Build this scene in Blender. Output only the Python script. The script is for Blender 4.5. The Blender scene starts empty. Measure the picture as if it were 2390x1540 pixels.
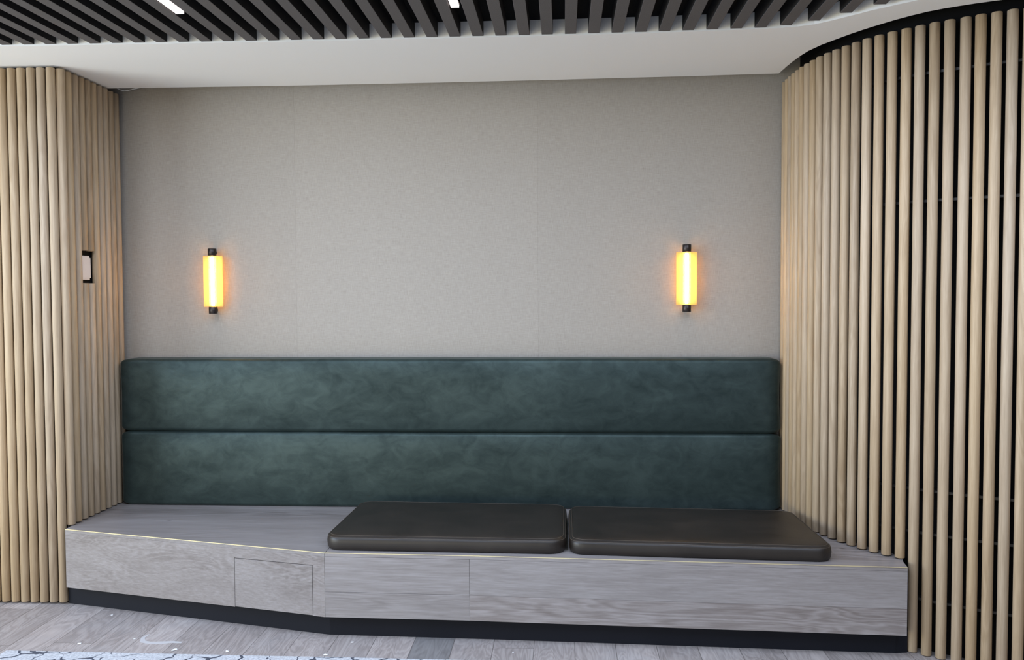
import bpy, bmesh, math, random
from mathutils import Vector, Matrix, noise

random.seed(7)
S = bpy.context.scene
COL = S.collection

# ------------------------------------------------------------------ camera
CAM_H = 1.68
F_PX, PITCH, YAW, ROLL = 1973.3, 0.03879, 0.06036, -0.00495
fw = Vector((-math.sin(YAW) * math.cos(PITCH), math.cos(YAW) * math.cos(PITCH), -math.sin(PITCH)))
rt = Vector((math.cos(YAW), math.sin(YAW), 0.0))
up = rt.cross(fw)
rt2 = rt * math.cos(ROLL) + up * math.sin(ROLL)
up2 = -rt * math.sin(ROLL) + up * math.cos(ROLL)
cam_data = bpy.data.cameras.new('camera')
cam_data.sensor_fit = 'HORIZONTAL'
cam_data.sensor_width = 36.0
cam_data.lens = F_PX * 36.0 / 2390.0
cam_data.clip_start = 0.05
cam = bpy.data.objects.new('camera', cam_data)
COL.objects.link(cam)
m = Matrix((rt2, up2, -fw)).transposed().to_4x4()
m.translation = Vector((0, 0, CAM_H))
cam.matrix_world = m
S.camera = cam

# ------------------------------------------------------------------ world, daylight, exposure
S.view_settings.view_transform = 'Standard'
S.view_settings.look = 'None'
S.view_settings.gamma = 1.0
S.view_settings.exposure = -0.18
W = bpy.data.worlds.new('world')
S.world = W
W.use_nodes = True
W.node_tree.nodes['Background'].inputs['Color'].default_value = (1.0, 0.88, 0.7, 1)
W.node_tree.nodes['Background'].inputs['Strength'].default_value = 0.6


def area(name, loc, rot, sx, sy, power, color):
    d = bpy.data.lights.new(name, 'AREA')
    d.shape = 'RECTANGLE'
    d.size, d.size_y = sx, sy
    d.energy = power
    d.color = color
    o = bpy.data.objects.new(name, d)
    COL.objects.link(o)
    o.location = loc
    o.rotation_euler = rot
    return o


# daylight entering through the glazed left wall and the glazed front wall behind the camera:
# sky light comes in downwards through the upper glass, light off the sunlit terrace upwards through the lower glass
area('sky_left', (-5.62, 1.1, 1.90), (0, math.radians(-68), 0), 1.6, 4.4, 315, (0.53, 0.70, 1.0))
area('terrace_left', (-5.62, 1.1, 0.75), (0, math.radians(-112), 0), 0.8, 4.4, 120, (1.0, 0.95, 0.60))
area('sky_front', (-3.2, -3.62, 1.85), (math.radians(68), 0, 0), 4.0, 1.6, 12, (0.70, 0.84, 1.0))
area('terrace_front', (-3.2, -3.62, 0.70), (math.radians(112), 0, 0), 4.0, 0.8, 100, (1.0, 0.90, 0.62))


# ------------------------------------------------------------------ helpers
def tag(o, label=None, cat=None, group=None, kind=None):
    if label: o['label'] = label
    if cat: o['category'] = cat
    if group: o['group'] = group
    if kind: o['kind'] = kind
    return o


def link_mesh(name, me, mat=None, parent=None, smooth=False, loc=(0, 0, 0)):
    if mat is not None and len(me.materials) == 0:
        me.materials.append(mat)
    if smooth:
        for p in me.polygons:
            p.use_smooth = True
    o = bpy.data.objects.new(name, me)
    COL.objects.link(o)
    o.location = loc
    if parent is not None:
        o.parent = parent
    return o


def from_bm(name, bm, mat=None, parent=None, smooth=False, loc=(0, 0, 0)):
    bmesh.ops.recalc_face_normals(bm, faces=bm.faces)
    me = bpy.data.meshes.new(name)
    bm.to_mesh(me)
    bm.free()
    return link_mesh(name, me, mat, parent, smooth, loc)


def empty(name, loc=(0, 0, 0)):
    o = bpy.data.objects.new(name, None)
    o.empty_display_size = 0.1
    COL.objects.link(o)
    o.location = loc
    return o


def add_box(bm, x0, x1, y0, y1, z0, z1):
    vs = [bm.verts.new(p) for p in ((x0, y0, z0), (x1, y0, z0), (x1, y1, z0), (x0, y1, z0),
                                    (x0, y0, z1), (x1, y0, z1), (x1, y1, z1), (x0, y1, z1))]
    for f in ((0, 3, 2, 1), (4, 5, 6, 7), (0, 1, 5, 4), (1, 2, 6, 5), (2, 3, 7, 6), (3, 0, 4, 7)):
        bm.faces.new([vs[i] for i in f])
    return vs


def box(name, x0, x1, y0, y1, z0, z1, mat, parent=None, bevel=0.0):
    bm = bmesh.new()
    add_box(bm, x0, x1, y0, y1, z0, z1)
    if bevel:
        bmesh.ops.bevel(bm, geom=bm.edges[:], offset=bevel, segments=2, profile=0.7, affect='EDGES')
    return from_bm(name, bm, mat, parent)


def add_prism(bm, pts, z0, z1):
    lo = [bm.verts.new((p[0], p[1], z0)) for p in pts]
    hi = [bm.verts.new((p[0], p[1], z1)) for p in pts]
    n = len(pts)
    bm.faces.new(lo[::-1])
    bm.faces.new(hi)
    for i in range(n):
        j = (i + 1) % n
        bm.faces.new((lo[i], lo[j], hi[j], hi[i]))


def prism(name, pts, z0, z1, mat, parent=None, bevel=0.0):
    bm = bmesh.new()
    add_prism(bm, pts, z0, z1)
    if bevel:
        bmesh.ops.bevel(bm, geom=bm.edges[:], offset=bevel, segments=2, profile=0.7, affect='EDGES')
    big = [f for f in bm.faces if len(f.verts) > 4]
    bmesh.ops.triangulate(bm, faces=big)
    return from_bm(name, bm, mat, parent)


def offset_line(pts, d):
    """offset an open plan polyline by d to its left-hand side"""
    out = []
    for i, p in enumerate(pts):
        a = pts[max(i - 1, 0)]
        b = pts[min(i + 1, len(pts) - 1)]
        t = Vector((b[0] - a[0], b[1] - a[1])).normalized()
        out.append((p[0] - t.y * d, p[1] + t.x * d))
    return out


def strip(name, pts, d0, d1, z0, z1, mat, parent=None):
    """upright band following a plan polyline, between two offsets"""
    a, b = offset_line(pts, d0), offset_line(pts, d1)
    bm = bmesh.new()
    rows = []
    for p, q in zip(a, b):
        rows.append([bm.verts.new(v) for v in ((p[0], p[1], z0), (p[0], p[1], z1), (q[0], q[1], z1), (q[0], q[1], z0))])
    for r, s in zip(rows[:-1], rows[1:]):
        for k in range(4):
            l = (k + 1) % 4
            bm.faces.new((r[k], r[l], s[l], s[k]))
    bm.faces.new(rows[0][::-1])
    bm.faces.new(rows[-1])
    return from_bm(name, bm, mat, parent)


def tube(name, pts, r, mat, parent=None, cyclic=False, seg=8):
    bm = bmesh.new()
    P = [Vector(p) for p in pts]
    n = len(P)
    rings = []
    for i in range(n):
        a = P[i - 1] if (i > 0 or cyclic) else P[i]
        b = P[(i + 1) % n] if (i < n - 1 or cyclic) else P[i]
        t = (b - a).normalized()
        ref = Vector((0, 0, 1)) if abs(t.z) < 0.9 else Vector((1, 0, 0))
        u = t.cross(ref).normalized()
        v = t.cross(u).normalized()
        rings.append([bm.verts.new(P[i] + (u * math.cos(2 * math.pi * k / seg) + v * math.sin(2 * math.pi * k / seg)) * r)
                      for k in range(seg)])
    cnt = n if cyclic else n - 1
    for i in range(cnt):
        A, B = rings[i], rings[(i + 1) % n]
        for k in range(seg):
            l = (k + 1) % seg
            bm.faces.new((A[k], A[l], B[l], B[k]))
    if not cyclic:
        bm.faces.new(rings[0][::-1])
        bm.faces.new(rings[-1])
    return from_bm(name, bm, mat, parent, smooth=True)


# ------------------------------------------------------------------ materials
def newmat(name):
    mt = bpy.data.materials.new(name)
    mt.use_nodes = True
    nt = mt.node_tree
    b = nt.nodes['Principled BSDF']
    return mt, nt, b


def N(nt, typ, **kw):
    n = nt.nodes.new(typ)
    for k, v in kw.items():
        setattr(n, k, v)
    return n


def plain(name, col, rough=0.5, metal=0.0, spec=0.5):
    mt, nt, b = newmat(name)
    b.inputs['Base Color'].default_value = (*col, 1)
    b.inputs['Roughness'].default_value = rough
    b.inputs['Metallic'].default_value = metal
    b.inputs['Specular IOR Level'].default_value = spec
    return mt


def mathn(nt, op, a, b=None, c=None):
    n = N(nt, 'ShaderNodeMath', operation=op)
    for i, v in enumerate((a, b, c)):
        if v is None:
            continue
        if isinstance(v, (int, float)):
            n.inputs[i].default_value = v
        else:
            nt.links.new(v, n.inputs[i])
    return n.outputs[0]


def noise_fac(nt, vec, scale, detail=4.0, rough=0.55, distort=0.0):
    n = N(nt, 'ShaderNodeTexNoise')
    n.inputs['Scale'].default_value = scale
    n.inputs['Detail'].default_value = detail
    n.inputs['Roughness'].default_value = rough
    n.inputs['Distortion'].default_value = distort
    nt.links.new(vec, n.inputs['Vector'])
    return n.outputs['Fac']


def mapping(nt, vec, scale=(1, 1, 1), loc=(0, 0, 0)):
    mp = N(nt, 'ShaderNodeMapping')
    mp.inputs['Scale'].default_value = scale
    mp.inputs['Location'].default_value = loc
    nt.links.new(vec, mp.inputs['Vector'])
    return mp.outputs['Vector']


def ramp(nt, fac, stops):
    r = N(nt, 'ShaderNodeValToRGB')
    els = r.color_ramp.elements
    while len(els) < len(stops):
        els.new(0.5)
    for e, (p, c) in zip(els, stops):
        e.position = p
        e.color = (*c, 1)
    nt.links.new(fac, r.inputs['Fac'])
    return r.outputs['Color']


def mixc(nt, fac, a, b, mode='MIX'):
    n = N(nt, 'ShaderNodeMix', data_type='RGBA', blend_type=mode)
    for sock, v in ((n.inputs['Factor'], fac), (n.inputs[6], a), (n.inputs[7], b)):
        if isinstance(v, (int, float)):
            sock.default_value = v
        elif isinstance(v, tuple):
            sock.default_value = (*v, 1)
        else:
            nt.links.new(v, sock)
    return n.outputs[2]


def bump(nt, b, height, strength=0.2, dist=0.002):
    n = N(nt, 'ShaderNodeBump')
    n.inputs['Strength'].default_value = strength
    n.inputs['Distance'].default_value = dist
    nt.links.new(height, n.inputs['Height'])
    nt.links.new(n.outputs['Normal'], b.inputs['Normal'])


def wood(name, axis, dark, mid, light, rough=0.5, vary=0.25, ring=0.22, fine=1.0, knots=False):
    """timber with its grain along one axis; every board or rod gets its own shade"""
    mt, nt, b = newmat(name)
    tc = N(nt, 'ShaderNodeTexCoord')
    oi = N(nt, 'ShaderNodeObjectInfo')
    cmb = N(nt, 'ShaderNodeCombineXYZ')
    off = mathn(nt, 'MULTIPLY', oi.outputs['Random'], 37.0)
    for i in range(3):
        nt.links.new(off, cmb.inputs[i])
    add = N(nt, 'ShaderNodeVectorMath', operation='ADD')
    nt.links.new(tc.outputs['Object'], add.inputs[0])
    nt.links.new(cmb.outputs[0], add.inputs[1])
    v = add.outputs[0]
    sc_f = [55.0 * fine] * 3; sc_f[axis] = 2.2 * fine
    sc_m = [9.0] * 3; sc_m[axis] = 0.9
    fineg = noise_fac(nt, mapping(nt, v, sc_f), 1.6, 6, 0.65, 0.3)
    broad = noise_fac(nt, mapping(nt, v, sc_m), 1.0, 3, 0.5, 0.6)
    rings = mathn(nt, 'SINE', mathn(nt, 'MULTIPLY', broad, 75.0))
    rings = mathn(nt, 'MULTIPLY_ADD', rings, 0.5, 0.5)
    rmask = noise_fac(nt, mapping(nt, v, [s * 0.35 for s in sc_m]), 1.0, 2)
    rings = mathn(nt, 'MULTIPLY', rings, ramp(nt, rmask, [(0.42, (0, 0, 0)), (0.62, (1, 1, 1))]))
    f = mathn(nt, 'MULTIPLY_ADD', rings, ring, mathn(nt, 'MULTIPLY_ADD', broad, 0.34, mathn(nt, 'MULTIPLY', fineg, 0.62)))
    col = ramp(nt, f, [(0.32, light), (0.50, mid), (0.76, dark)])
    if knots:
        sc_k = [4.5] * 3; sc_k[axis] = 2.3
        vo = N(nt, 'ShaderNodeTexVoronoi')
        vo.inputs['Scale'].default_value = 1.0
        nt.links.new(mapping(nt, v, sc_k), vo.inputs['Vector'])
        kn = ramp(nt, mathn(nt, 'ADD', vo.outputs['Distance'], mathn(nt, 'MULTIPLY', fineg, 0.03)), [(0.020, (0.85, 0.85, 0.85)), (0.062, (0, 0, 0))])
        col = mixc(nt, kn, col, tuple(c_ * 0.28 for c_ in dark))
    # slight board to board shade and warmth
    hs = N(nt, 'ShaderNodeHueSaturation')
    nt.links.new(mathn(nt, 'MULTIPLY_ADD', oi.outputs['Random'], vary, 1.0 - vary * 0.5), hs.inputs['Value'])
    rnd2 = mathn(nt, 'FRACT', mathn(nt, 'MULTIPLY', oi.outputs['Random'], 17.3))
    nt.links.new(mathn(nt, 'MULTIPLY_ADD', rnd2, 0.22, 0.90), hs.inputs['Saturation'])
    nt.links.new(col, hs.inputs['Color'])
    nt.links.new(hs.outputs['Color'], b.inputs['Base Color'])
    b.inputs['Roughness'].default_value = rough
    bump(nt, b, fineg, 0.25, 0.0006)
    return mt


M_rod = wood('pale_oak_rod', 2, (0.30, 0.205, 0.115), (0.44, 0.325, 0.205), (0.53, 0.41, 0.275), 0.55, 0.17, 0.10, 1.3)
M_bench = wood('limed_oak_board', 0, (0.162, 0.138, 0.127), (0.245, 0.219, 0.208), (0.315, 0.288, 0.280), 0.42, 0.10, 0.20, 1.5, True)
M_black = plain('matt_black_panel', (0.004, 0.004, 0.0045), 0.85, 0, 0.15)
M_rail = plain('satin_black_rail', (0.012, 0.012, 0.013), 0.4, 0, 0.4)
M_kick = plain('black_kickboard', (0.0065, 0.0075, 0.0125), 0.6, 0, 0.22)
M_brass = plain('pale_brass', (0.92, 0.80, 0.50), 0.32, 0.75)
M_white = plain('white_ceiling_paint', (0.87, 0.86, 0.83), 0.85, 0, 0.2)
M_wallp = plain('white_wall_paint', (0.72, 0.71, 0.68), 0.85, 0, 0.2)
M_darkwall = plain('bounce_cutting_dark_wall', (0.07, 0.068, 0.065), 0.8, 0, 0.2)  # for the unseen right wall, made dark to cut bounce light from that side
M_plastic = plain('white_plastic', (0.75, 0.73, 0.72), 0.35)
M_cable = plain('white_cable', (0.7, 0.7, 0.68), 0.5)
M_cap = plain('dark_bronze_metal', (0.045, 0.036, 0.032), 0.34, 0.7)
M_frame = plain('dark_window_frame', (0.03, 0.03, 0.03), 0.5)


def make_slat():
    mt, nt, b = newmat('charcoal_baffle')
    tc = N(nt, 'ShaderNodeTexCoord')
    f = noise_fac(nt, tc.outputs['Object'], 260, 2)
    g = noise_fac(nt, tc.outputs['Object'], 5, 3)
    c = ramp(nt, f, [(0.3, (0.085, 0.078, 0.076)), (0.7, (0.125, 0.116, 0.112))])
    c = mixc(nt, mathn(nt, 'MULTIPLY', g, 0.25), c, (0.15, 0.135, 0.13))
    nt.links.new(c, b.inputs['Base Color'])
    b.inputs['Roughness'].default_value = 0.85
    b.inputs['Specular IOR Level'].default_value = 0.3
    bump(nt, b, f, 0.3, 0.001)
    return mt


M_slat = make_slat()
M_slat_side = plain('shaded_baffle_side', (0.018, 0.018, 0.020), 0.85, 0, 0.2)  # shade in the gaps put into the colour of the slats' side faces


def make_wallpaper():
    mt, nt, b = newmat('woven_wallpaper')
    tc = N(nt, 'ShaderNodeTexCoord')
    v = tc.outputs['Object']
    warp = noise_fac(nt, mapping(nt, v, (420, 1, 26)), 1.0, 3, 0.6)
    weft = noise_fac(nt, mapping(nt, v, (22, 1, 420)), 1.0, 3, 0.6)
    cloud = noise_fac(nt, mapping(nt, v, (5, 1, 1.6)), 1.0, 4, 0.6)
    f = mathn(nt, 'ADD', mathn(nt, 'MULTIPLY', warp, 0.5), mathn(nt, 'MULTIPLY', weft, 0.5))
    col = ramp(nt, f, [(0.34, (0.315, 0.275, 0.228)), (0.5, (0.385, 0.343, 0.290)), (0.66, (0.445, 0.398, 0.340))])
    col = mixc(nt, mathn(nt, 'MULTIPLY', cloud, 0.22), col, (0.335, 0.302, 0.262))
    # each hung drop of paper has its own slight shade, with a hairline at each butt joint
    sep = N(nt, 'ShaderNodeSeparateXYZ')
    nt.links.new(v, sep.inputs[0])
    u = mathn(nt, 'DIVIDE', mathn(nt, 'ADD', sep.outputs[0], 1.635), 1.485)
    drop = mathn(nt, 'FLOOR', u)
    wn = N(nt, 'ShaderNodeTexWhiteNoise', noise_dimensions='1D')
    nt.links.new(drop, wn.inputs['W'])
    shade = mathn(nt, 'MULTIPLY_ADD', wn.outputs['Value'], 0.05, 0.965)
    fr = mathn(nt, 'FRACT', u)
    line = mathn(nt, 'LESS_THAN', mathn(nt, 'MINIMUM', fr, mathn(nt, 'SUBTRACT', 1.0, fr)), 0.0006)
    shade = mathn(nt, 'SUBTRACT', shade, mathn(nt, 'MULTIPLY', line, 0.16))
    hs = N(nt, 'ShaderNodeHueSaturation')
    nt.links.new(shade, hs.inputs['Value'])
    nt.links.new(col, hs.inputs['Color'])
    nt.links.new(hs.outputs['Color'], b.inputs['Base Color'])
    b.inputs['Roughness'].default_value = 0.8
    b.inputs['Specular IOR Level'].default_value = 0.3
    bump(nt, b, f, 0.35, 0.0008)
    return mt


M_paper = make_wallpaper()


def make_velvet():
    mt, nt, b = newmat('green_velvet')
    tc = N(nt, 'ShaderNodeTexCoord')
    v = tc.outputs['Object']
    big = noise_fac(nt, mapping(nt, v, (2.2, 3, 4.5)), 1.0, 5, 0.62, 0.8)
    mid = noise_fac(nt, mapping(nt, v, (9, 9, 12)), 1.0, 4, 0.6, 1.2)
    fine = noise_fac(nt, v, 320, 2)
    f = mathn(nt, 'ADD', mathn(nt, 'MULTIPLY', big, 0.6), mathn(nt, 'ADD', mathn(nt, 'MULTIPLY', mid, 0.28), mathn(nt, 'MULTIPLY', fine, 0.12)))
    c = ramp(nt, f, [(0.30, (0.009, 0.0145, 0.0140)), (0.50, (0.0155, 0.0235, 0.0225)), (0.70, (0.028, 0.040, 0.037))])
    nt.links.new(c, b.inputs['Base Color'])
    nt.links.new(mathn(nt, 'MULTIPLY_ADD', f, -0.2, 0.58), b.inputs['Roughness'])
    nap = ramp(nt, mathn(nt, 'MULTIPLY_ADD', big, 0.55, mathn(nt, 'MULTIPLY', mid, 0.45)), [(0.34, (0.34, 0.34, 0.34)), (0.62, (0.66, 0.66, 0.66))])
    nt.links.new(nap, b.inputs['Specular IOR Level'])
    b.inputs['Specular Tint'].default_value = (0.75, 1.0, 0.95, 1)
    b.inputs['Sheen Weight'].default_value = 0.05
    b.inputs['Sheen Roughness'].default_value = 0.5
    b.inputs['Sheen Tint'].default_value = (0.6, 0.85, 0.8, 1)
    bump(nt, b, fine, 0.4, 0.0012)
    return mt


M_velvet = make_velvet()


def make_leather():
    mt, nt, b = newmat('dark_olive_leather')
    tc = N(nt, 'ShaderNodeTexCoord')
    v = tc.outputs['Object']
    big = noise_fac(nt, v, 4, 4, 0.6)
    fine = noise_fac(nt, v, 240, 4, 0.6)
    c = ramp(nt, big, [(0.3, (0.013, 0.0092, 0.0066)), (0.6, (0.020, 0.0148, 0.011)), (0.8, (0.028, 0.021, 0.0155))])
    nt.links.new(c, b.inputs['Base Color'])
    nt.links.new(mathn(nt, 'MULTIPLY_ADD', big, 0.15, 0.36), b.inputs['Roughness'])
    bump(nt, b, fine, 0.15, 0.0006)
    return mt


M_leather = make_leather()
M_stitch = plain('tan_stitching', (0.085, 0.066, 0.048), 0.6)


def make_floor():
    mt, nt, b = newmat('oak_plank_floor')
    tc = N(nt, 'ShaderNodeTexCoord')
    v = tc.outputs['Object']
    sep = N(nt, 'ShaderNodeSeparateXYZ')
    nt.links.new(v, sep.inputs[0])
    u = mathn(nt, 'DIVIDE', mathn(nt, 'ADD', sep.outputs[0], 1.905 + 19.57), 0.1957)
    idx = mathn(nt, 'FLOOR', u)
    fr = mathn(nt, 'FRACT', u)
    wn = N(nt, 'ShaderNodeTexWhiteNoise', noise_dimensions='1D')
    nt.links.new(idx, wn.inputs['W'])
    yy = mathn(nt, 'DIVIDE', mathn(nt, 'ADD', sep.outputs[1], mathn(nt, 'MULTIPLY', wn.outputs['Value'], 9.0)), 2.1)
    seg = mathn(nt, 'FLOOR', yy)
    fry = mathn(nt, 'FRACT', yy)
    wn2 = N(nt, 'ShaderNodeTexWhiteNoise', noise_dimensions='2D')
    cmb = N(nt, 'ShaderNodeCombineXYZ')
    nt.links.new(idx, cmb.inputs[0]); nt.links.new(seg, cmb.inputs[1])
    nt.links.new(cmb.outputs[0], wn2.inputs['Vector'])
    r = wn2.outputs['Value']
    # shift the grain on every plank
    add = N(nt, 'ShaderNodeVectorMath', operation='ADD')
    c2 = N(nt, 'ShaderNodeCombineXYZ')
    nt.links.new(mathn(nt, 'MULTIPLY', r, 31.0), c2.inputs[2])
    nt.links.new(mathn(nt, 'MULTIPLY', r, 17.0), c2.inputs[1])
    nt.links.new(v, add.inputs[0]); nt.links.new(c2.outputs[0], add.inputs[1])
    vv = add.outputs[0]
    fine = noise_fac(nt, mapping(nt, vv, (70, 3, 10)), 1.5, 6, 0.65, 0.3)
    broad = noise_fac(nt, mapping(nt, vv, (8, 1.6, 3)), 1.0, 3, 0.5, 0.7)
    rings = mathn(nt, 'MULTIPLY_ADD', mathn(nt, 'SINE', mathn(nt, 'MULTIPLY', broad, 90.0)), 0.5, 0.5)
    f = mathn(nt, 'MULTIPLY_ADD', rings, 0.16, mathn(nt, 'MULTIPLY_ADD', broad, 0.35, mathn(nt, 'MULTIPLY', fine, 0.5)))
    col = ramp(nt, f, [(0.28, (0.435, 0.385, 0.355)), (0.50, (0.33, 0.285, 0.262)), (0.78, (0.19, 0.162, 0.147))])
    dusty = noise_fac(nt, v, 3.0, 4, 0.6, 0.5)
    col = mixc(nt, ramp(nt, dusty, [(0.50, (0, 0, 0)), (0.80, (0.35, 0.35, 0.35))]), col, (0.42, 0.41, 0.41))
    hs = N(nt, 'ShaderNodeHueSaturation')
    val = mathn(nt, 'MULTIPLY_ADD', r, 0.26, 0.86)
    # one plank is a darker smoked grey board
    is_dark = mathn(nt, 'COMPARE', idx, math.floor((-0.63 + 21.475) / 0.1957), 0.4)
    val = mathn(nt, 'MULTIPLY', val, mathn(nt, 'MULTIPLY_ADD', is_dark, -0.36, 1.0))
    nt.links.new(val, hs.inputs['Value'])
    nt.links.new(mathn(nt, 'MULTIPLY_ADD', is_dark, -0.5, 0.95), hs.inputs['Saturation'])
    nt.links.new(col, hs.inputs['Color'])
    e1 = mathn(nt, 'LESS_THAN', mathn(nt, 'MINIMUM', fr, mathn(nt, 'SUBTRACT', 1.0, fr)), 0.007)
    e2 = mathn(nt, 'LESS_THAN', mathn(nt, 'MINIMUM', fry, mathn(nt, 'SUBTRACT', 1.0, fry)), 0.0006)
    col = mixc(nt, mathn(nt, 'MULTIPLY', mathn(nt, 'MAXIMUM', e1, e2), 0.75), hs.outputs['Color'], (0.05, 0.04, 0.035))
    nt.links.new(col, b.inputs['Base Color'])
    b.inputs['Roughness'].default_value = 0.5
    bump(nt, b, f, 0.3, 0.001)
    return mt


M_floor = make_floor()


def make_rug():
    mt, nt, b = newmat('distressed_rug')
    tc = N(nt, 'ShaderNodeTexCoord')
    v = tc.outputs['Object']
    nz = N(nt, 'ShaderNodeTexNoise')
    nz.inputs['Scale'].default_value = 9
    nt.links.new(v, nz.inputs['Vector'])
    add = N(nt, 'ShaderNodeVectorMath', operation='MULTIPLY_ADD')
    nt.links.new(nz.outputs['Color'], add.inputs[0])
    add.inputs[1].default_value = (0.12, 0.12, 0.12)
    nt.links.new(v, add.inputs[2])
    vo = N(nt, 'ShaderNodeTexVoronoi', feature='DISTANCE_TO_EDGE')
    vo.inputs['Scale'].default_value = 7.5
    nt.links.new(add.outputs[0], vo.inputs['Vector'])
    gate = noise_fac(nt, v, 6, 2)
    crack = mathn(nt, 'LESS_THAN', vo.outputs['Distance'], mathn(nt, 'MULTIPLY', mathn(nt, 'SUBTRACT', gate, 0.38), 0.22))
    pile = noise_fac(nt, v, 90, 4, 0.7)
    c = ramp(nt, pile, [(0.35, (0.34, 0.345, 0.36)), (0.6, (0.55, 0.555, 0.57))])
    c = mixc(nt, crack, c, (0.06, 0.065, 0.085))
    nt.links.new(c, b.inputs['Base Color'])
    b.inputs['Roughness'].default_value = 0.95
    bump(nt, b, pile, 0.6, 0.004)
    return mt


M_rug = make_rug()


def emis(name, col, strength):
    mt, nt, b = newmat(name)
    b.inputs['Base Color'].default_value = (0.8, 0.8, 0.8, 1)
    b.inputs['Emission Color'].default_value = (*col, 1)
    b.inputs['Emission Strength'].default_value = strength
    return mt


M_led = emis('led_diffuser', (1.0, 0.84, 0.80), 6.0)
M_core = emis('sconce_tube_glow', (1.0, 0.66, 0.28), 85.0)


def make_amber(name, trans, col, glow, gcol):
    mt, nt, b = newmat(name)
    nt.nodes.remove(b)
    out = nt.nodes['Material Output']
    tr = N(nt, 'ShaderNodeBsdfTransparent'); tr.inputs['Color'].default_value = (1.0, 0.84, 0.54, 1)
    tl = N(nt, 'ShaderNodeBsdfTranslucent'); tl.inputs['Color'].default_value = (*col, 1)
    df = N(nt, 'ShaderNodeBsdfDiffuse'); df.inputs['Color'].default_value = (*col, 1)
    em = N(nt, 'ShaderNodeEmission'); em.inputs['Color'].default_value = (*gcol, 1); em.inputs['Strength'].default_value = glow
    m1 = N(nt, 'ShaderNodeMixShader'); m1.inputs[0].default_value = 0.5
    nt.links.new(tl.outputs[0], m1.inputs[1]); nt.links.new(df.outputs[0], m1.inputs[2])
    m2 = N(nt, 'ShaderNodeMixShader'); m2.inputs[0].default_value = trans
    nt.links.new(m1.outputs[0], m2.inputs[1]); nt.links.new(tr.outputs[0], m2.inputs[2])
    ad = N(nt, 'ShaderNodeAddShader')
    nt.links.new(m2.outputs[0], ad.inputs[0]); nt.links.new(em.outputs[0], ad.inputs[1])
    nt.links.new(ad.outputs[0], out.inputs['Surface'])
    return mt


M_glass = make_amber('amber_tube_glass', 0.85, (1.0, 0.86, 0.56), 0.10, (1.0, 0.70, 0.30))
M_plate = make_amber('amber_acrylic_plate', 0.42, (0.62, 0.51, 0.31), 0.0, (1.0, 0.78, 0.34))

# ------------------------------------------------------------------ the room
WALL_Y = 5.115
Z_SOF = 2.940
Z_VOID = 3.018
XL, XR, YF = -5.55, 4.4, -3.55

tag(box('floor', XL, XR, YF, 5.3, -0.06, 0.0, M_floor), kind='structure')
tag(box('wall_back', -4.0, 1.42, WALL_Y, WALL_Y + 0.12, 0.0, 3.3, M_paper), kind='structure')
tag(box('ceiling', XL, XR, YF, 5.3, 3.30, 3.36, M_black), kind='structure')
tag(box('wall_right', XR, XR + 0.1, YF, 5.3, 0, 3.3, M_darkwall), kind='structure')

# left wall with one long window, front wall (behind the camera) with another
bm = bmesh.new()
add_box(bm, XL - 0.1, XL, YF, 5.3, 0, 0.35)
add_box(bm, XL - 0.1, XL, YF, 5.3, 2.75, 3.3)
add_box(bm, XL - 0.1, XL, YF, -1.2, 0.35, 2.75)
add_box(bm, XL - 0.1, XL, 3.4, 5.3, 0.35, 2.75)
tag(from_bm('wall_left', bm, M_wallp), kind='structure')
bm = bmesh.new()
add_box(bm, XL, XR, YF - 0.1, YF, 0, 0.3)
add_box(bm, XL, XR, YF - 0.1, YF, 2.7, 3.3)
add_box(bm, XL, -5.3, YF - 0.1, YF, 0.3, 2.7)
add_box(bm, -1.1, XR, YF - 0.1, YF, 0.3, 2.7)
tag(from_bm('wall_front', bm, M_wallp), kind='structure')
bm = bmesh.new()
for y in (-1.2, 0.3, 1.8, 3.35):
    add_box(bm, XL - 0.08, XL - 0.02, y, y + 0.05, 0.35, 2.75)
add_box(bm, XL - 0.08, XL - 0.02, -1.2, 3.4, 0.35, 0.40)
add_box(bm, XL - 0.08, XL - 0.02, -1.2, 3.4, 2.70, 2.75)
tag(from_bm('window_1', bm, M_frame), kind='structure')
bm = bmesh.new()
for x in (-5.3, -3.9, -2.5, -1.15):
    add_box(bm, x, x + 0.05, YF - 0.08, YF - 0.02, 0.3, 2.7)
add_box(bm, -5.3, -1.1, YF - 0.08, YF - 0.02, 0.3, 0.35)
add_box(bm, -5.3, -1.1, YF - 0.08, YF - 0.02, 2.65, 2.7)
tag(from_bm('window_2', bm, M_frame), kind='structure')

# white plaster soffit around the slatted recess, with its curved edge on the right
recess = [(-2.78, 4.101), (-2.14, 4.115), (-1.50, 4.129), (-0.65, 4.138), (-0.13, 4.140), (0.385, 4.134), (0.786, 4.117),
          (0.95, 4.108), (1.03, 4.101), (1.10, 4.087), (1.17, 4.060), (1.235, 4.008), (1.30, 3.948), (1.37, 3.880), (1.46, 3.808),
          (1.56, 3.735), (1.70, 3.655), (1.90, 3.57), (2.2, 3.48), (2.7, 3.40), (3.4, 3.36), (XR, 3.35)]
cutout = [(1.2252, 4.930), (1.228, 4.86), (1.2315, 4.78), (1.2385, 4.68), (1.249, 4.58), (1.2655, 4.492), (1.30, 4.392), (1.3431, 4.305),
          (1.385, 4.225), (1.4261, 4.1576), (1.474, 4.087), (1.5228, 4.0219), (1.572, 3.967), (1.6228, 3.9187), (1.675, 3.883),
          (1.7269, 3.8542), (1.79, 3.823), (1.8501, 3.799), (1.95, 3.765), (2.1, 3.72), (2.3, 3.68), (2.7, 3.64), (3.4, 3.62), (XR, 3.62)]
edge_back = [(0.704, 4.951), (-0.031, 4.970), (-0.66, 4.979), (-1.55, 4.981), (-2.60, 4.962), (-2.95, 4.955)]
outline = [(XL, 4.08)] + recess + cutout[::-1] + edge_back + [(XL, 4.955)]
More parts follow.
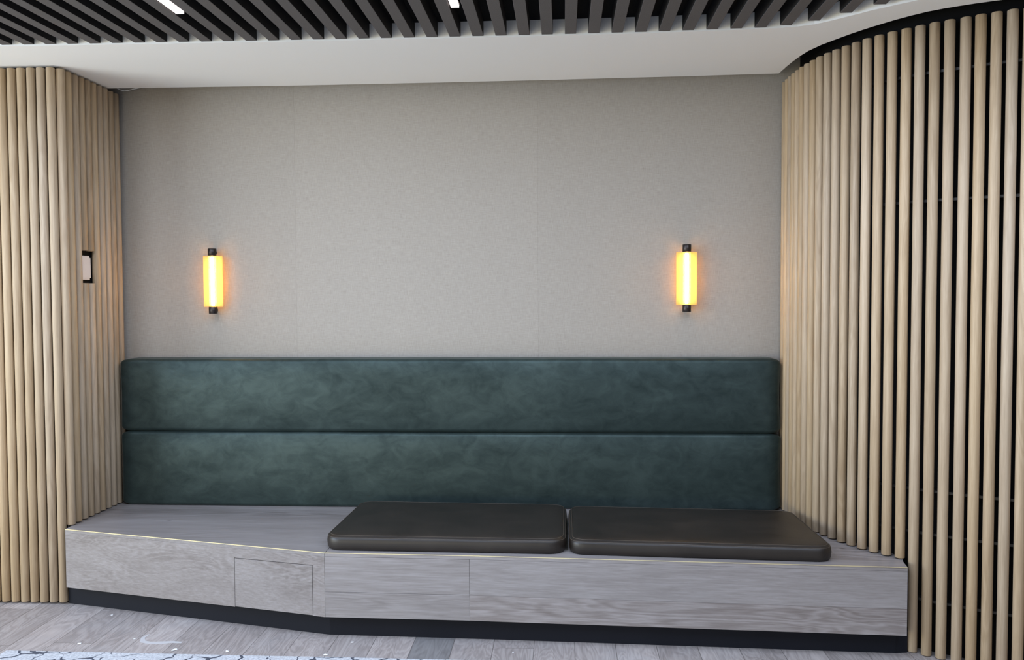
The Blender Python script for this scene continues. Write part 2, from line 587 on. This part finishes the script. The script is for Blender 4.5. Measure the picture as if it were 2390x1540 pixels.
tag(prism('trim_1', outline, Z_SOF, Z_VOID + 0.02, M_white), kind='structure')

# ------------------------------------------------------------------ slatted ceiling
PITCH_S, X0S, WS = 0.11153, -2.3875, 0.0540
ceil = empty('slatted_ceiling', (0, 1.0, Z_SOF))
tag(ceil, 'charcoal slatted ceiling of parallel battens set in a black recess above the white soffit', 'ceiling slats')


def keep_parent(o, parent):
    o.parent = parent
    o.matrix_parent_inverse = Matrix.Translation(parent.location).inverted()


o = box('backing_panel', XL, XR, YF, 4.16, Z_VOID, Z_VOID + 0.02, M_black)
# the black board stops where the soffit begins
o.data.transform(Matrix.Identity(4))
keep_parent(o, ceil)


def recess_y(x):
    pts = [(XL, 4.08)] + recess
    for a, b in zip(pts[:-1], pts[1:]):
        if a[0] <= x <= b[0]:
            t = (x - a[0]) / (b[0] - a[0])
            return a[1] + t * (b[1] - a[1])
    return pts[-1][1]


slat_cache = {}
for k in range(-22, 55):
    xr = X0S + PITCH_S * k
    xl = xr - WS
    if xr > XR - 0.05:
        break
    if xl < 0.9:
        ye = 4.104 + 0.0 * k if xl > -2.2 else 4.092
        ye = min(ye, recess_y(xl) - 0.006, recess_y(xr) - 0.006) if xl > -2.2 else recess_y(xl) - 0.008
        ye = recess_y(xl) - 0.012
    else:
        ye = recess_y(xr) - 0.006 - min(0.03, (xl - 0.9) * 0.12)
    key = round(ye, 4)
    if key not in slat_cache:
        bm = bmesh.new()
        add_box(bm, 0, WS, YF + 0.05, ye, 0, Z_VOID - Z_SOF - 0.003)
        bmesh.ops.bevel(bm, geom=bm.edges[:], offset=0.0012, segments=1, affect='EDGES')
        bmesh.ops.recalc_face_normals(bm, faces=bm.faces)
        me = bpy.data.meshes.new('slat'); bm.to_mesh(me); bm.free()
        me.materials.append(M_slat)
        me.materials.append(M_slat_side)
        for p in me.polygons:
            if abs(p.normal.x) > 0.8:
                p.material_index = 1
        slat_cache[key] = me
    s = bpy.data.objects.new('slat', slat_cache[key])
    COL.objects.link(s)
    s.location = (xl, 0, Z_SOF + 0.003)
    keep_parent(s, ceil)

# linear lights lying in the gaps between slats
light_labels = ['white linear light between the ceiling slats at the far left',
                'white linear light between the ceiling slats above the left wall lamp',
                'white linear light between the ceiling slats near the middle of the room',
                'white linear light between the ceiling slats toward the curved screen',
                'white linear light between the ceiling slats at the far right']
LED_LEN = 3.2
for (k, yend), lab in zip(((-5, 3.70), (6, 3.712), (17, 3.722), (29, 3.60), (40, 3.0)), light_labels):
    cx = X0S + PITCH_S * k + (PITCH_S - WS) / 2 - 0.004
    L = empty('ceiling_light', (cx, yend - LED_LEN / 2, Z_SOF))
    tag(L, lab, 'light', 'linear lights between the ceiling slats')
    hl = LED_LEN / 2
    box('housing', -0.021, 0.021, -hl - 0.004, hl + 0.004, 0.014, 0.070, M_rail, L)
    box('diffuser', -0.0175, 0.0175, -hl, hl, 0.004, 0.0142, M_led, L, 0.001)
    la = area('lamp', (0, 0, 0.003), (0, 0, 0), 0.033, LED_LEN - 0.01, 60.0, (0.66, 0.78, 1.0))
    la.parent = L

# ------------------------------------------------------------------ slatted screens of round oak rods
ROD_R = 0.0225
rod_cache = {}


def rod_mesh(z0, z1):
    key = (round(z0, 3), round(z1, 3))
    if key in rod_cache:
        return rod_cache[key]
    bm = bmesh.new()
    n = 28
    prof = [(z0, ROD_R - 0.0018), (z0 + 0.0018, ROD_R), (z1 - 0.0018, ROD_R), (z1, ROD_R - 0.0018)]
    rings = [[bm.verts.new((r * math.cos(2 * math.pi * i / n), r * math.sin(2 * math.pi * i / n), z)) for i in range(n)] for z, r in prof]
    for a, b in zip(rings[:-1], rings[1:]):
        for i in range(n):
            j = (i + 1) % n
            f = bm.faces.new((a[i], a[j], b[j], b[i]))
            f.smooth = True
    bm.faces.new(rings[0][::-1])
    bm.faces.new(rings[-1])
    me = bpy.data.meshes.new('rod')
    bm.to_mesh(me)
    bm.free()
    me.materials.append(M_rod)
    rod_cache[key] = me
    return me


def rod(x, y, z0, z1, parent):
    o = bpy.data.objects.new('rod', rod_mesh(z0, z1))
    COL.objects.link(o)
    o.location = (x, y, 0)
    keep_parent(o, parent)
    return o


SEAT = 0.430
# left outer face, standing on the floor
sc1 = empty('slatted_screen', (-3.4, 4.47, 0))
tag(sc1, 'flat oak rod screen standing on the floor at the left edge', 'slatted screen')
for i in range(0, 20):
    rod(-2.7590 - 0.0545 * i, 4.4575 - 0.0005 * i, 0.012, 2.928, sc1)
keep_parent(box('backing_panel', -3.86, -2.752, 4.480, 4.50, 0.0, Z_SOF - 0.002, M_black), sc1)

# left inner face, standing on the bench end, with two rods cut short round a switch
sc2 = empty('slatted_screen', (-2.735, 4.75, SEAT))
tag(sc2, 'oak rod side screen standing on the bench, cut out around a switch plate', 'slatted screen')
LX = -2.7225
for i in range(0, 10):
    x, y = LX, 4.4865 + 0.0622 * i
    z1 = 2.928
    if i in (3, 4):
        rod(x, y, SEAT + 0.006, 1.772, sc2)
        rod(x, y, 1.957, z1, sc2)
    else:
        rod(x, y, SEAT + 0.006, z1, sc2)
bm = bmesh.new()
add_box(bm, -2.765, LX - ROD_R + 0.0005, 4.464 + 0.038, 5.113, SEAT + 0.002, Z_SOF - 0.004)
keep_parent(from_bm('backing_panel', bm, M_black), sc2)

sw = empty('switch_plate', (-2.744, 4.70, 1.861))
tag(sw, 'white rounded switch plate recessed between the cut rods of the left side screen', 'switch')
bm = bmesh.new()
add_box(bm, 0.0, 0.008, -0.062, 0.062, -0.069, 0.069)
vert = [e for e in bm.edges if abs(e.verts[0].co.x - e.verts[1].co.x) > 0.004]
bmesh.ops.bevel(bm, geom=vert, offset=0.012, segments=5, affect='EDGES')
plate = from_bm('plate', bm, M_plastic, sw)
bm = bmesh.new()
add_box(bm, 0.008, 0.0102, -0.056, 0.056, -0.060, 0.060)
vert = [e for e in bm.edges if abs(e.verts[0].co.x - e.verts[1].co.x) > 0.001]
bmesh.ops.bevel(bm, geom=vert, offset=0.008, segments=4, affect='EDGES')
from_bm('rocker', bm, M_plastic, sw)

# right curved face: bowed plan line of the rods, from the back wall out past the bench
front = [(1.9414, 3.8216), (1.8879, 3.8494), (1.8344, 3.8777), (1.7860, 3.9110), (1.7310, 3.9425), (1.6800, 3.9760), (1.6318, 4.0151),
         (1.5866, 4.0560), (1.5406, 4.1011), (1.4985, 4.1480), (1.4607, 4.2000), (1.4283, 4.2560), (1.3990, 4.3130), (1.3725, 4.3740),
         (1.3485, 4.4330), (1.3290, 4.4940), (1.3140, 4.5590), (1.3030, 4.6230), (1.2950, 4.6860), (1.2895, 4.7500), (1.2865, 4.8140),
         (1.2850, 4.8770), (1.2845, 4.9400), (1.2845, 5.0030)]
centres = []
for x, y in front:
    d = math.hypot(x, y)
    centres.append((x + x / d * ROD_R, y + y / d * ROD_R))
x, y = centres[0]
for k in range(16):
    ang = math.radians(-27 + k * 1.5)
    x += 0.0605 * math.cos(ang)
    y += 0.0605 * math.sin(ang)
    centres.insert(0, (x, y))
N_EXTRA = 16
sc3 = empty('slatted_screen', (1.7, 4.1, 0))
tag(sc3, 'tall curved slatted screen of spaced oak rods over black panels at right', 'slatted screen')
for i, (x, y) in enumerate(centres):
    n = i - N_EXTRA
    rod(x, y, 0.003 if n <= 6 else SEAT + 0.006, 2.913, sc3)
# plan line with a few extra points, running from the back wall towards the room
line = centres[::-1]
line = [(line[0][0], 5.10)] + line
BK = 0.062
back_pts = [p for p in line if p[1] < 5.02]
keep_parent(strip('backing_panel', back_pts, BK, BK + 0.018, 0.0, 3.29, M_black), sc3)
for z in (0.25, 0.565, 0.768, 2.115, 2.70):
    keep_parent(strip('rail', back_pts[:-1], 0.0235, BK - 0.0005, z - 0.006, z + 0.006, M_rail), sc3)

# ------------------------------------------------------------------ built-in bench
PL, PC, PM, PR = (-2.708, 4.401), (-1.173, 4.044), (-0.456, 4.030), (1.579, 3.943)
bench = empty('built_in_bench', (-0.5, 4.5, 0))
tag(bench, 'long built-in bench of limed oak boards on a black kickboard, filling the alcove', 'bench')


def bpart(o):
    keep_parent(o, bench)
    return o


end_r = []
for p in offset_line(line, 0.058):
    if p[1] > 4.04 and p[1] < 5.02:
        end_r.append(p)
seat_right = [(1.579, 3.944), (1.592, 4.030), (1.608, 4.072)] + sorted([p for p in end_r if p[0] < 1.632 and p[1] > 4.09], key=lambda q: q[1])


def on_left(x):
    t = (x - PL[0]) / (PC[0] - PL[0])
    return (x, PL[1] + t * (PC[1] - PL[1]))


top_left = [(PL[0], PL[1] + 0.001), PC, (PC[0] + 0.002, 5.113), (-2.750, 5.113), (-2.750, 4.503), (PL[0] - 0.008, 4.503)]
top_right = [(PC[0] + 0.003, PC[1]), PM] + seat_right + [(1.340, 5.113), (PC[0] + 0.003, 5.113)]
# the mitre: the two tops meet on a line running back from the front corner
bpart(prism('seat_top', top_left, SEAT - 0.018, SEAT, M_bench))
bpart(prism('seat_top', top_right, SEAT - 0.018, SEAT, M_bench))
ZB = 0.110


def panel(name, a, b, z0, z1, th=0.018, gap=0.0009, out=0.0):
    """upright board between two plan points, its face on the line a-b"""
    d = Vector((b[0] - a[0], b[1] - a[1])).normalized()
    nrm = Vector((-d.y, d.x))
    p0 = Vector(a) + d * gap - nrm * out
    p1 = Vector(b) - d * gap - nrm * out
    pts = [p0, p1, p1 + nrm * th, p0 + nrm * th]
    return bpart(prism(name, [(p.x, p.y) for p in pts], z0 + gap, z1 - gap, M_bench))


A0, A1 = on_left(-1.672), on_left(-1.2388)
ZT = SEAT - 0.0185
# left run: one big board notched around a flush access flap
bm = bmesh.new()
d = Vector((PC[0] - PL[0], PC[1] - PL[1])).normalized(); nrm = Vector((-d.y, d.x))


def lp(p, z, back=0.0):
    return (p[0] + nrm.x * back, p[1] + nrm.y * back, z)


g = 0.0013


def quad_board(bm, a, b, z0, z1):
    f_ = [bm.verts.new(lp(p, z)) for p, z in ((a, z0), (b, z0), (b, z1), (a, z1))]
    k_ = [bm.verts.new(lp(p, z, 0.018)) for p, z in ((a, z0), (b, z0), (b, z1), (a, z1))]
    bm.faces.new(f_); bm.faces.new(k_[::-1])
    for i in range(4):
        j = (i + 1) % 4
        bm.faces.new((f_[i], k_[i], k_[j], f_[j]))


quad_board(bm, PL, on_left(-1.672 - g), ZB, ZT)
quad_board(bm, on_left(-1.672 - g), on_left(-1.2388 + g), 0.362 + g, ZT)
quad_board(bm, on_left(-1.2388 + g), on_left(PC[0] - 0.0008), ZB, ZT)
bpart(from_bm('front_panel', bm, M_bench))
ap = panel('access_flap', A0, A1, ZB + 0.001, 0.362, 0.018, 0.0013)
tag(ap, 'flush rectangular flap outlined by a hairline gap')
panel('front_panel', PC, PM, 0.236, ZT)
panel('front_panel', PC, PM, ZB, 0.236, gap=0.0005)
panel('front_panel', PM, PR, 0.236, ZT, gap=0.0004)
panel('front_panel', PM, PR, ZB, 0.236, gap=0.0004)
# dark carcass behind the boards
car = [(-2.70, 4.425), (-1.165, 4.066), (-0.456, 4.052), (1.578, 3.968), (1.578, 4.08), (1.30, 4.42), (1.24, 4.9), (1.24, 5.10), (-2.70, 5.10)]
bpart(prism('carcass', car, ZB + 0.002, SEAT - 0.019, M_black))
# black recessed kickboard
kick = [(-2.733, 4.4610), (-1.167, 4.100), (-0.456, 4.084), (1.556, 4.012), (1.613, 4.022)]
bpart(strip('kickboard', kick, 0.0, 0.02, 0.0, ZB + 0.002, M_kick))
# pale brass edge strip along the front arris of the seat
trim_line = [PL, PC, PM, (1.577, 3.943)]
bpart(strip('edge_trim', trim_line, -0.0012, 0.0030, SEAT - 0.0022, SEAT + 0.0012, M_brass))


# ------------------------------------------------------------------ cushions
def rounded_block(name, x0, x1, y0, y1, z0, z1, r, nx, ny, nz, mat, label, cat, seed, taper=0.0):
    bm = bmesh.new()
    c = Vector(((x0 + x1) / 2, (y0 + y1) / 2, (z0 + z1) / 2))
    h = Vector(((x1 - x0) / 2, (y1 - y0) / 2, (z1 - z0) / 2))
    cache = {}

    def coord(t, n, hh):
        # denser near the ends so the rounding is smooth
        k = 7
        if t <= k:
            return -hh + r * 1.3 * t / k
        if t >= n - k:
            return hh - r * 1.3 * (n - t) / k
        return -hh + r * 1.3 + (2 * hh - 2.6 * r) * (t - k) / (n - 2 * k)

    def V(i, j, k):
        key = (i, j, k)
        if key in cache:
            return cache[key]
        p = Vector((coord(i, nx, h.x), coord(j, ny, h.y), coord(k, nz, h.z)))
        q = Vector((max(-h.x + r, min(h.x - r, p.x)), max(-h.y + r, min(h.y - r, p.y)), max(-h.z + r, min(h.z - r, p.z))))
        dlt = p - q
        if dlt.length > 1e-9:
            p = q + dlt.normalized() * r
        u, w = p.x / h.x, p.z / h.z
        if p.y < 0:
            p.y -= 0.018 * (1 - abs(w) ** 3) * (1 - abs(u) ** 40) - 0.0
        # softly puckered upholstery
        n1 = noise.noise(Vector((p.x * 3 + seed, p.z * 5, p.y * 4)))
        n2 = noise.noise(Vector((p.x * 9 + seed * 3, p.z * 16, 2.0)))
        amt = 1.0 if p.y < 0 else 0.0
        p.y += amt * (n1 * 0.004 + n2 * 0.0013)
        p.z -= 0.003 * abs(noise.noise(Vector((p.x * 4.0, seed, 0.5)))) * (1 if w > 0 else 0.0)
        # ends pulled in and rounded over
        dend = h.x - abs(p.x)
        if dend < 0.075:
            t = (1 - dend / 0.075) ** 2.4
            p.z -= math.copysign(0.020 * t * abs(w) ** 4, w)
            if p.y < 0:
                p.y += 0.022 * t
        # a little slack at the two ends
        e = max(0.0, abs(u) - 0.985) / 0.015
        p.x -= math.copysign(0.006 * (0.5 - 0.5 * math.cos(w * math.pi * 1.0 + math.pi)) * e, u)
        v = bm.verts.new(c + p)
        cache[key] = v
        return v

    def face(a, b, cc, dd):
        bm.faces.new((V(*a), V(*b), V(*cc), V(*dd)))

    for i in range(nx):
        for k in range(nz):
            face((i, 0, k), (i + 1, 0, k), (i + 1, 0, k + 1), (i, 0, k + 1))
            face((i, ny, k), (i, ny, k + 1), (i + 1, ny, k + 1), (i + 1, ny, k))
        for j in range(ny):
            face((i, j, 0), (i, j + 1, 0), (i + 1, j + 1, 0), (i + 1, j, 0))
            face((i, j, nz), (i + 1, j, nz), (i + 1, j + 1, nz), (i, j + 1, nz))
    for j in range(ny):
        for k in range(nz):
            face((0, j, k), (0, j, k + 1), (0, j + 1, k + 1), (0, j + 1, k))
            face((nx, j, k), (nx, j + 1, k), (nx, j + 1, k + 1), (nx, j, k + 1))
    o = from_bm(name, bm, mat, None, smooth=True)
    tag(o, label, cat, 'green velvet back cushions')
    return o


rounded_block('back_cushion', -2.688, 1.264, 4.943, 5.112, SEAT + 0.001, 0.8808, 0.018, 150, 18, 34, M_velvet,
              'lower of the two long green velvet back cushions, standing on the bench', 'cushion', 1.3)
rounded_block('back_cushion', -2.688, 1.260, 4.943, 5.112, 0.8814, 1.3195, 0.022, 150, 18, 34, M_velvet,
              'upper of the two long green velvet back cushions, against the wallpaper', 'cushion', 8.7)


def seat_pad(corners, r, zb, th, label):
    """thin leather pad: rounded quadrilateral plan, swept up a soft-edged profile"""
    P = [Vector(p) for p in corners]          # counter-clockwise
    n = len(P)
    cen = []
    for i in range(n):
        a, b, c = P[i - 1], P[i], P[(i + 1) % n]
        u, v = (a - b).normalized(), (c - b).normalized()
        ang = u.angle(v)
        dist = r / math.sin(ang / 2)
        cen.append((b + (u + v).normalized() * dist, a, b, c))

    def loop(off, z):
        pts = []
        for cc, a, b, c in cen:
            d1 = (b - a).normalized(); d2 = (c - b).normalized()
            n1 = Vector((d1.y, -d1.x)); n2 = Vector((d2.y, -d2.x))
            a1 = math.atan2(n1.y, n1.x); a2 = math.atan2(n2.y, n2.x)
            while a2 < a1:
                a2 += 2 * math.pi
            for k in range(9):
                t = a1 + (a2 - a1) * k / 8
                pts.append((cc.x + math.cos(t) * (r + off), cc.y + math.sin(t) * (r + off), z))
        out = []
        m_ = len(pts)
        for i in range(m_):
            p, q = Vector(pts[i]), Vector(pts[(i + 1) % m_])
            L = (q - p).length
            steps = max(1, int(L / 0.03))
            for s in range(steps):
                out.append(p.lerp(q, s / steps))
        return out

    bm = bmesh.new()
    prof = [(-0.022, 0.0), (-0.010, 0.001), (-0.004, 0.006), (0.0, 0.016), (0.002, th * 0.5), (0.0, th - 0.022), (-0.004, th - 0.013),
            (-0.0085, th - 0.0085), (-0.010, th - 0.0085), (-0.013, th - 0.0045), (-0.024, th - 0.001), (-0.045, th + 0.001), (-0.075, th + 0.003)]
    base = loop(0, 0)
    cnt = len(base)
    ctr = sum((Vector((p.x, p.y)) for p in base), Vector((0, 0))) / cnt
    rings = []
    for off, z in prof:
        ring = []
        for i, p in enumerate(base):
            a, b = base[i - 1], base[(i + 1) % cnt]
            t = Vector((b.x - a.x, b.y - a.y)).normalized()
            nn = Vector((t.y, -t.x))
            q = Vector((p.x + nn.x * off, p.y + nn.y * off))
            wz = z + (0.0016 * noise.noise(Vector((q.x * 5, q.y * 5, 3.0))) if z > th * 0.4 else 0)
            ring.append(bm.verts.new((q.x, q.y, zb + wz)))
        rings.append(ring)
    for A, B in zip(rings[:-1], rings[1:]):
        for i in range(cnt):
            j = (i + 1) % cnt
            bm.faces.new((A[i], A[j], B[j], B[i]))
    prev = rings[-1]
    for s, dz in ((0.85, 0.0045), (0.6, 0.006), (0.3, 0.006)):
        ring = []
        for v in rings[-1]:
            q = ctr + (Vector((v.co.x, v.co.y)) - ctr) * s
            ring.append(bm.verts.new((q.x, q.y, zb + th + dz - 0.001 + 0.0015 * noise.noise(Vector((q.x * 3, q.y * 3, 1))))))
        for i in range(cnt):
            j = (i + 1) % cnt
            bm.faces.new((prev[i], prev[j], ring[j], ring[i]))
        prev = ring
    bm.faces.new(prev)
    bm.faces.new(rings[0][::-1])
    o = from_bm('seat_pad', bm, M_leather, None, smooth=True)
    tag(o, label, 'cushion', 'dark leather seat pads')
    for off, z in ((-0.0035, th - 0.0125), (-0.0145, th - 0.0025)):
        pts = []
        for i, p in enumerate(base):
            a, b = base[i - 1], base[(i + 1) % cnt]
            t = Vector((b.x - a.x, b.y - a.y)).normalized()
            nn = Vector((t.y, -t.x))
            pts.append((p.x + nn.x * off, p.y + nn.y * off, zb + z))
        tube('stitching', pts, 0.0009, M_stitch, o, cyclic=True, seg=6)
    return o


seat_pad([(-1.188, 4.078), (0.012, 4.060), (0.016, 4.77), (-1.172, 4.81)], 0.085, SEAT + 0.0008, 0.076,
         'left dark olive-brown leather seat pad on the bench, beside the bare wood')
seat_pad([(0.028, 4.060), (1.272, 3.992), (1.250, 4.68), (0.030, 4.74)], 0.075, SEAT + 0.0008, 0.076,
         'right dark olive-brown leather seat pad on the bench, beside the curved screen')


# ------------------------------------------------------------------ wall lamps
def sconce(x, label, tilt=0.0):
    zc = 1.787
    L = empty('wall_lamp', (x, WALL_Y, zc))
    tag(L, label, 'wall lamp', 'amber wall lamps')
    yc = -0.055
    n = 32

    def cyl(name, r, z0, z1, mat, caps=True, bev=0.0):
        bm = bmesh.new()
        prof = [(z0, r)] + [(z1, r)] if not bev else [(z0, r - bev), (z0 + bev, r), (z1 - bev, r), (z1, r - bev)]
        rings = [[bm.verts.new((q * math.cos(2 * math.pi * i / n), yc + q * math.sin(2 * math.pi * i / n), z)) for i in range(n)] for z, q in prof]
        for A, B in zip(rings[:-1], rings[1:]):
            for i in range(n):
                j = (i + 1) % n
                f = bm.faces.new((A[i], A[j], B[j], B[i])); f.smooth = True
        if caps:
            bm.faces.new(rings[0][::-1]); bm.faces.new(rings[-1])
        return from_bm(name, bm, mat, L)

    cyl('cap', 0.0255, 0.155, 0.199, M_cap, True, 0.002)
    cyl('cap', 0.0255, -0.199, -0.157, M_cap, True, 0.002)
    for z in (0.176, -0.178):
        bm = bmesh.new()
        add_box(bm, -0.008, 0.008, yc + 0.02, -0.001, z - 0.008, z + 0.008)
        from_bm('bracket', bm, M_cap, L)
    cyl('glass_tube', 0.0215, -0.157, 0.155, M_glass, False)
    cyl('lamp_core', 0.0095, -0.150, 0.148, M_core, True, 0.003)
    # curved amber plate behind the tube
    bm = bmesh.new()
    rows = []
    W2 = 0.0605
    for i in range(17):
        u = -1 + 2 * i / 16
        xx = u * W2
        yy = yc + 0.030 - 0.022 * (abs(u) ** 2.2)
        rows.append([bm.verts.new((xx, yy, -0.157)), bm.verts.new((xx, yy, 0.155)),
                     bm.verts.new((xx, yy + 0.0025, 0.155)), bm.verts.new((xx, yy + 0.0025, -0.157))])
    for A, B in zip(rows[:-1], rows[1:]):
        for k in range(4):
            l = (k + 1) % 4
            bm.faces.new((A[k], A[l], B[l], B[k]))
    bm.faces.new(rows[0][::-1]); bm.faces.new(rows[-1])
    from_bm('diffuser_plate', bm, M_plate, L, smooth=False)
    return L


sconce(-2.139, 'left of the two lit amber wall lamps with dark end caps')
sconce(0.731, 'right of the two lit amber wall lamps, nearer the curved screen')

# ------------------------------------------------------------------ small things
tag(tube('cable', [(-2.735, 5.10, 3.02), (-2.722, 5.05, 2.985), (-2.7114, 5.05, 2.9658), (-2.6901, 5.05, 2.955), (-2.6634, 5.05, 2.948),
                   (-2.6365, 5.05, 2.950), (-2.6041, 5.05, 2.9572), (-2.5637, 5.05, 2.9642), (-2.52, 5.06, 2.972), (-2.48, 5.10, 3.0)],
         0.0028, M_cable), 'loop of thin white cable hanging from the gap above the wallpaper at left', 'cable')

rug = box('rug', -2.655, 0.75, 1.2, 3.820, 0.0, 0.009, M_rug, None, 0.002)
tag(rug, 'pale blue-white distressed rug with dark crackle lines on the floor in front', 'rug')

# dried plaster smear and a few plaster crumbs left on the boards
smear_c = [(-2.075, 4.060), (-2.085, 4.015), (-2.065, 3.972), (-2.020, 3.956), (-1.965, 3.960), (-1.915, 3.972), (-1.865, 3.968)]
smear_w = [0.004, 0.009, 0.013, 0.012, 0.016, 0.011, 0.008]
bm = bmesh.new()
rows = []
ol = offset_line(smear_c, 1.0)
for p, q, w in zip(smear_c, ol, smear_w):
    nx_, ny_ = q[0] - p[0], q[1] - p[1]
    rows.append([bm.verts.new(v) for v in ((p[0] - nx_ * w, p[1] - ny_ * w, 0.0002), (p[0] - nx_ * w, p[1] - ny_ * w, 0.0008),
                                           (p[0] + nx_ * w, p[1] + ny_ * w, 0.0008), (p[0] + nx_ * w, p[1] + ny_ * w, 0.0002))])
for A, B in zip(rows[:-1], rows[1:]):
    for k in range(4):
        l = (k + 1) % 4
        bm.faces.new((A[k], A[l], B[l], B[k]))
bm.faces.new(rows[0][::-1]); bm.faces.new(rows[-1])
M_smear = plain('dried_plaster', (0.47, 0.455, 0.45), 0.9)
tag(from_bm('plaster_smear', bm, M_smear), 'curved smear of dried white plaster on the floor planks below the bench', 'smear')
crumb_me = bpy.data.meshes.new('plaster_crumb')
bm = bmesh.new()
bmesh.ops.create_icosphere(bm, subdivisions=2, radius=0.006)
for v in bm.verts:
    v.co *= 1 + 0.35 * noise.noise(v.co * 300)
    v.co.z = max(v.co.z * 0.45, -0.002) + 0.002
    v.co.x *= 1.9
bm.to_mesh(crumb_me); bm.free()
crumb_me.materials.append(plain('white_plaster', (0.82, 0.82, 0.82), 0.9))
for i, (x, y, a, s) in enumerate(((-1.86, 3.88, 0.8, 1.3), (-1.60, 3.875, -0.7, 1.0), (-2.36, 3.93, 0.1, 0.9), (-2.40, 4.30, 0.4, 0.6),
                                  (-1.03, 4.01, 0.2, 0.8), (-1.12, 3.86, 0.0, 1.0), (-2.12, 4.00, 0.9, 0.6), (-0.24, 3.93, 1.1, 0.5))):
    o = bpy.data.objects.new('plaster_crumb', crumb_me)
    COL.objects.link(o)
    o.location = (x, y, 0.0002)
    o.rotation_euler = (0, 0, a)
    o.scale = (s, s, s)
    tag(o, 'tiny white plaster crumb lying on the floor planks in front of the bench', 'crumb', 'plaster crumbs on the floor')
